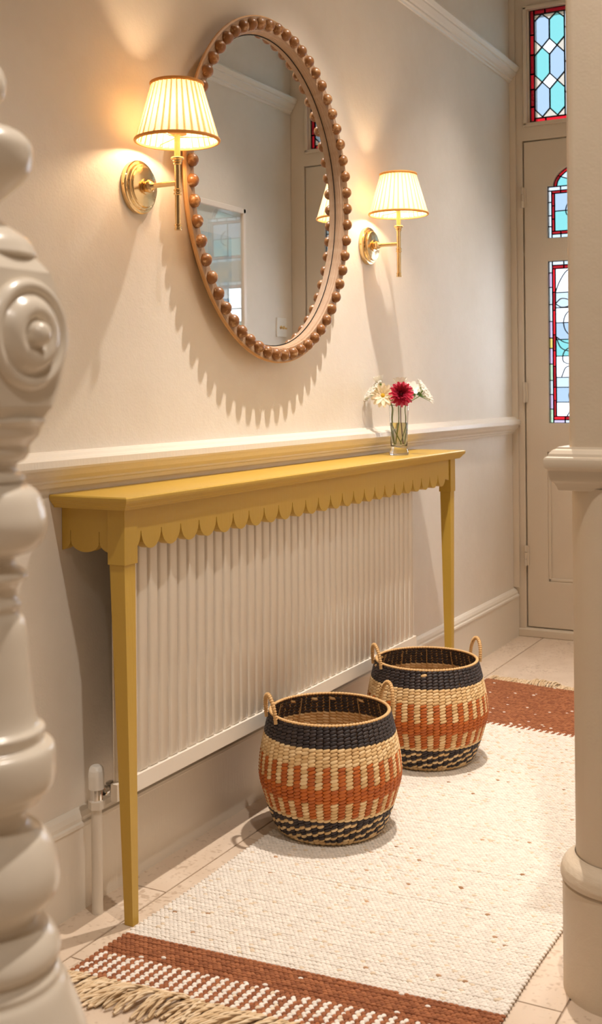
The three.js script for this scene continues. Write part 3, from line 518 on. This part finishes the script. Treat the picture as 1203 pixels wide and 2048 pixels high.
  sets.forEach((s, i) => { const m = mesh('fringe', merge(s), jute[i], g); m.userData.kind = 'stuff'; });
}

// ------------------------------------------------------------------ baskets
function basket(pos, turn, label, s0) {
  seed = s0;
  const g = thing('woven_basket', label, 'basket', pos, turn, 'striped woven baskets'), H = 0.272, NC = 60, NR = 36;
  const prof = smooth([[0.112, 0.002], [0.123, 0.01], [0.137, 0.04], [0.152, 0.085], [0.1625, 0.125], [0.162, 0.16], [0.156, 0.2], [0.147, 0.24], [0.1385, H]], 160);
  // equal steps along the wall
  const cum = [0]; for (let i = 1; i < prof.length; i++) cum.push(cum[i - 1] + Math.hypot(prof[i][0] - prof[i - 1][0], prof[i][1] - prof[i - 1][1]));
  const at = (t) => { const d = t * cum[cum.length - 1]; let i = 1; while (i < cum.length - 1 && cum[i] < d) i++; const k = (d - cum[i - 1]) / (cum[i] - cum[i - 1]); return [prof[i - 1][0] + (prof[i][0] - prof[i - 1][0]) * k, prof[i - 1][1] + (prof[i][1] - prof[i - 1][1]) * k, Math.atan2(prof[i][0] - prof[i - 1][0], prof[i][1] - prof[i - 1][1])]; };
  const lists = { natural: [[], [], []], orange: [[], []], black: [[], []] };
  const base = new THREE.SphereGeometry(1, 8, 5).toNonIndexed(); const sm = new THREE.SphereGeometry(1, 8, 5); base.deleteAttribute('uv');
  for (let r = 0; r < NR; r++) {
    const [R, y, lean] = at((NR - r - 0.5) / NR);
    for (let c = 0; c < NC; c++) {
      let k;
      if (r < 6) { k = 'black'; if (r === 1 && rnd() < 0.07) k = 'natural'; } else if (r < 11) k = 'natural'; else if (r < 17) k = c % 2 ? 'orange' : 'natural'; else if (r < 21) k = 'orange'; else if (r < 26) k = c % 2 ? 'orange' : 'natural'; else if (r < 27) k = 'natural'; else if (r < 28) k = 'black'; else if (r < 34) k = (c + 2 * r) % 5 < 2 ? 'natural' : 'black'; else k = 'natural';
      const a = (c + rr(-0.06, 0.06)) / NC * Math.PI * 2, L = lists[k], n = L[Math.floor(rnd() * L.length)];
      const q = base.clone(), m = new THREE.Matrix4().compose(new THREE.Vector3(R * Math.cos(a), y + rr(-0.0004, 0.0004), -R * Math.sin(a)), new THREE.Quaternion().setFromEuler(new THREE.Euler(0, a, -lean, 'YZX')).multiply(new THREE.Quaternion().setFromEuler(new THREE.Euler(((r > 27 && r < 34 ? 0.42 : 0.28) + rr(-0.08, 0.08)), 0.06, 0))), new THREE.Vector3(0.0042, 0.0047 * rr(0.92, 1.06), Math.PI * R / NC * 1.3));
      q.applyMatrix4(m); n.push(q);
    }
  }
  const dye = { natural: [[222, 188, 136], [232, 202, 154], [210, 174, 122]], orange: [[190, 100, 30], [176, 90, 28]], black: [[42, 34, 36], [54, 44, 44]] };
  for (const k of ['natural', 'orange', 'black']) lists[k].forEach((a, i) => { const m = mesh(k + '_weave', mergeGeometries(a), std({ color: css(...dye[k][i]), roughness: 0.5 }), g); m.userData.kind = 'stuff'; });
  const core = prof.map(([r, y]) => [r - 0.0012, y]); mesh('liner', lathe(core, 72), std({ color: css(210, 174, 122), roughness: 0.9 }), g);
  mesh('bottom', lathe([[0, 0.004], [0.112, 0.004], [0.114, 0.006]], 48), std({ color: css(210, 174, 122), roughness: 0.9 }), g);
  const straw = std({ color: css(206, 166, 112), roughness: 0.6 });
  const rim = []; for (let i = 0; i < 110; i++) { const a = i / 110 * Math.PI * 2, q = base.clone(); q.applyMatrix4(new THREE.Matrix4().compose(new THREE.Vector3(0.138 * Math.cos(a), H + 0.0012, -0.138 * Math.sin(a)), new THREE.Quaternion().setFromEuler(new THREE.Euler(0, a, 0, 'YZX')).multiply(new THREE.Quaternion().setFromEuler(new THREE.Euler(0, 0.5, 0))), new THREE.Vector3(0.0042, 0.0034, 0.0058))); rim.push(q); }
  mesh('rim', mergeGeometries(rim), straw, g);
  for (let i = 0; i < 12; i++) { const a = (i + 0.3) / 12 * Math.PI * 2; mesh('stake', tube([0.98, 0.9, 0.8, 0.65].map((t) => { const [R, y] = at(t); return [(R - 0.006) * Math.cos(a), y, -(R - 0.006) * Math.sin(a)]; }), 0.0011, 8, 5), straw, g); }
  for (const s of [-1, 1]) {
    const h = [], R = 0.14; for (let k = 0; k <= 16; k++) { const t = k / 16 * Math.PI; h.push([s * (R + 0.004 + 0.006 * Math.sin(t)), H - 0.01 + 0.058 * Math.pow(Math.sin(t), 0.75), -0.034 * Math.cos(t)]); }
    const hd = mesh('handle', tube(h, 0.0044, 40, 8), straw, g);
    const cv = new THREE.CatmullRomCurve3(h.map((p) => new THREE.Vector3(...p))), wr = []; for (let i = 2; i < 26; i++) { const p = cv.getPointAt(i / 27), t = cv.getTangentAt(i / 27), q = new THREE.TorusGeometry(0.0044, 0.0012, 5, 10); q.applyQuaternion(new THREE.Quaternion().setFromUnitVectors(new THREE.Vector3(0, 0, 1), t)); q.translate(p.x, p.y, p.z); wr.push(q); }
    mesh('binding', merge(wr), straw, hd);
  }
  return g;
}
basket([0.262, 0.0085, -2.37], 0.84, 'near striped woven basket, the front one of the two baskets on the rug', 101);
basket([0.275, 0.0085, -2.935], 0.75, 'far striped woven basket, behind the other and closer to the door', 202);

// ------------------------------------------------------------------ vase and flowers
{
  const VX = 0.088, VZ = -3.19, VY = 0.8262;
  const v = thing('glass_vase', 'clear tapering glass vase with thick base on the console top', 'vase', [VX, VY, VZ]);
  const clear = std({ color: css(252, 254, 254), transmission: 1, thickness: 0.01, roughness: 0, ior: 1.48 });
  const body = lathe([[0, 0.0005], [0.0272, 0.0005], [0.029, 0.002], [0.029, 0.008], [0.0265, 0.016], [0.0255, 0.024], [0.0262, 0.05], [0.0282, 0.1], [0.0302, 0.15], [0.0298, 0.1512], [0.0288, 0.15], [0.0267, 0.1], [0.0246, 0.05], [0.0232, 0.03], [0.018, 0.0265], [0, 0.026]], 40);
  mesh('vessel', body, clear, v);
  mesh('water', lathe([[0, 0.0268], [0.0178, 0.0272], [0.0229, 0.031], [0.0242, 0.05], [0.0262, 0.098], [0, 0.098]], 36), std({ color: css(244, 250, 244), transmission: 1, thickness: 0.01, roughness: 0, ior: 1.33 }), v);
  const green = std({ color: css(120, 146, 62), roughness: 0.6 }), dark = std({ color: css(88, 34, 34), roughness: 0.6 }), leafM = std({ color: css(72, 120, 52), roughness: 0.55, transmission: 0.2, thickness: 0 });
  const petalGeo = (l, w, cup) => { const nU = 6, nW = 4, pos = [], idx = []; for (let i = 0; i <= nU; i++) for (let j = 0; j <= nW; j++) { const t = i / nU, s = (j / nW - 0.5) * 2, wd = w * Math.pow(Math.sin(Math.PI * (0.08 + 0.84 * Math.pow(t, 0.8))), 0.7); pos.push(s * wd * 0.5, cup * (t * t) * l + Math.abs(s) * wd * 0.18, t * l); } for (let i = 0; i < nU; i++) for (let j = 0; j < nW; j++) { const a = i * (nW + 1) + j; idx.push(a, a + 1, a + nW + 1, a + 1, a + nW + 2, a + nW + 1); } const g = new THREE.BufferGeometry(); g.setAttribute('position', new THREE.Float32BufferAttribute(pos, 3)); g.setIndex(idx); g.computeVertexNormals(); return g; };
  // each flower stands with its foot in the vase; head at (dx, dy, dz) from the vase's base
  const toCam = new THREE.Vector3(1.47 - VX, 0.02, -VZ).normalize();
  function flower(name, label, head, foot, mat, face) {
    const f = thing(name, label, 'flower', [VX, VY, VZ], 0, 'flowers in the vase');
    const mid = [foot[0] * 0.3 + head[0] * 0.45, 0.105, foot[2] * 0.3 + head[2] * 0.45], rim = [mid[0], 0.148, mid[2]]; for (const p of [mid, rim]) { const l = Math.hypot(p[0], p[2]); if (l > 0.021) { p[0] *= 0.021 / l; p[2] *= 0.021 / l; } }
    mesh('stem', tube([foot, mid, rim, head], 0.0014, 24, 6), mat, f);
    const h = new THREE.Group(); h.name = 'bloom'; h.position.set(...head); h.quaternion.setFromUnitVectors(new THREE.Vector3(0, 1, 0), face.clone().normalize()); f.add(h); return [f, h];
  }
  const ring = (h, n, geo, mat, tilt, y, r0, ph = 0, name = 'petal') => { for (let i = 0; i < n; i++) { const p = mesh(name, geo, mat, h), a = i / n * Math.PI * 2 + ph; p.rotation.set(0, 0, 0); p.quaternion.setFromEuler(new THREE.Euler(-tilt + rr(-0.06, 0.06), a, 0, 'YXZ')); p.position.set(Math.sin(a) * r0, y, Math.cos(a) * r0); } };
  const R = new THREE.Vector3(Math.cos(YAW), 0, -Math.sin(YAW)), hd = (r, y, f = 0) => [R.x * r - toCam.x * -f, y, R.z * r + toCam.z * f];
  { // crimson dahlia
    const m1 = std({ color: css(150, 12, 44), roughness: 0.6 }), m2 = std({ color: css(186, 28, 62), roughness: 0.6 }), m3 = std({ color: css(224, 108, 136), roughness: 0.6 });
    const [f, h] = flower('dahlia', 'crimson dahlia with pink tipped petals at the front of the vase', hd(0.008, 0.184, 0.03), [0.004, 0.032, -0.012], dark, toCam.clone().add(new THREE.Vector3(0, 0.25, 0)));
    const g = petalGeo(0.035, 0.013, 0.08), g2 = petalGeo(0.03, 0.0115, 0.12), g3 = petalGeo(0.022, 0.009, 0.2);
    ring(h, 14, g, m3, -0.1, -0.004, 0.004); ring(h, 14, g, m2, 0.18, 0.0, 0.004, 0.2); ring(h, 13, g2, m2, 0.48, 0.003, 0.003, 0.1); ring(h, 11, g2, m1, 0.8, 0.005, 0.003); ring(h, 9, g3, m1, 1.08, 0.007, 0.002, 0.3); ring(h, 6, g3, m1, 1.35, 0.008, 0.001);
  }
  const ivory = std({ color: css(250, 238, 212), roughness: 0.6, transmission: 0.15, thickness: 0 }), white = std({ color: css(250, 248, 240), roughness: 0.6, transmission: 0.15, thickness: 0 });
  { const [f, h] = flower('daisy', 'cream daisy with yellow eye facing out at the left of the vase', hd(-0.047, 0.181, 0.02), [-0.008, 0.032, 0.01], green, toCam.clone().add(new THREE.Vector3(-0.1, 0.05, 0)));
    ring(h, 13, petalGeo(0.034, 0.016, 0.04), ivory, 0.1, 0, 0.004); ring(h, 9, petalGeo(0.03, 0.014, 0.06), ivory, 0.28, 0.002, 0.003, 0.4);
    mesh('eye', lathe(smooth([[0.0075, 0], [0.0068, 0.004], [0, 0.0062]], 8), 16), std({ color: css(206, 166, 40), roughness: 0.8 }), h); }
  { const [f, h] = flower('cosmos', 'white half open cosmos at the upper left above the daisy', hd(-0.056, 0.214, 0), [0.01, 0.032, 0.006], green, new THREE.Vector3(-0.2, 1, 0.1));
    ring(h, 8, petalGeo(0.03, 0.02, 0.1), white, 0.95, 0, 0.003); mesh('calyx', lathe(smooth([[0, -0.008], [0.005, -0.005], [0.006, 0.002], [0, 0.004]], 10), 12), green, h); }
  { const [f, h] = flower('cosmos', 'white half open cosmos peeping up behind the crimson dahlia', hd(0.006, 0.208, -0.02), [-0.004, 0.032, 0.012], green, new THREE.Vector3(-0.1, 1, -0.1));
    ring(h, 8, petalGeo(0.032, 0.021, 0.1), white, 0.8, 0, 0.003); }
  { const [f, h] = flower('cosmos', 'small white cosmos just right of the crimson dahlia', hd(0.042, 0.196, -0.008), [0.012, 0.032, -0.004], green, toCam.clone().add(new THREE.Vector3(0.4, 0.9, 0)));
    ring(h, 7, petalGeo(0.026, 0.019, 0.08), white, 0.45, 0, 0.003); for (let i = 0; i < 3; i++) { const l = mesh('leaf', petalGeo(0.04, 0.018, 0.05), leafM, h); l.rotation.set(-0.2, i * 0.9 + 0.5, 0); } }
  for (const [hx, hy, foot, fc, label] of [[-0.084, 0.196, [-0.012, 0.032, -0.006], new THREE.Vector3(-0.7, 0.7, 0.5), 'lacy white umbel of flowers at the far left of the vase'], [0.088, 0.19, [0.008, 0.032, 0.01], R.clone().multiplyScalar(0.9).add(new THREE.Vector3(0, 0.55, 0)).add(toCam.clone().multiplyScalar(0.25)), 'lacy white umbel of flowers leaning out at the right of the vase']]) {
    const [f, h] = flower('lace_flower', label, hd(hx * 0.72, hy - 0.012), foot, green, fc);
    const rays = [], dots = [], u = new THREE.SphereGeometry(0.0019, 5, 4);
    for (let i = 0; i < 26; i++) { const a = i * 2.4, rad = 0.042 * Math.sqrt((i + 0.5) / 26), c = [rad * Math.cos(a), 0.028 - rad * 0.12, rad * Math.sin(a)]; rays.push(tube([[0, 0, 0], [c[0] * 0.5, 0.012, c[2] * 0.5], c], 0.0005, 5, 4)); for (let k = 0; k < 12; k++) { const q = u.clone(); q.translate(c[0] + rr(-0.006, 0.006), c[1] + rr(-0.001, 0.003), c[2] + rr(-0.006, 0.006)); dots.push(q); } }
    mesh('rays', merge(rays), green, h); const d = mesh('florets', merge(dots), white, h); d.userData.kind = 'stuff';
  }
}

renderer.render(scene, camera);
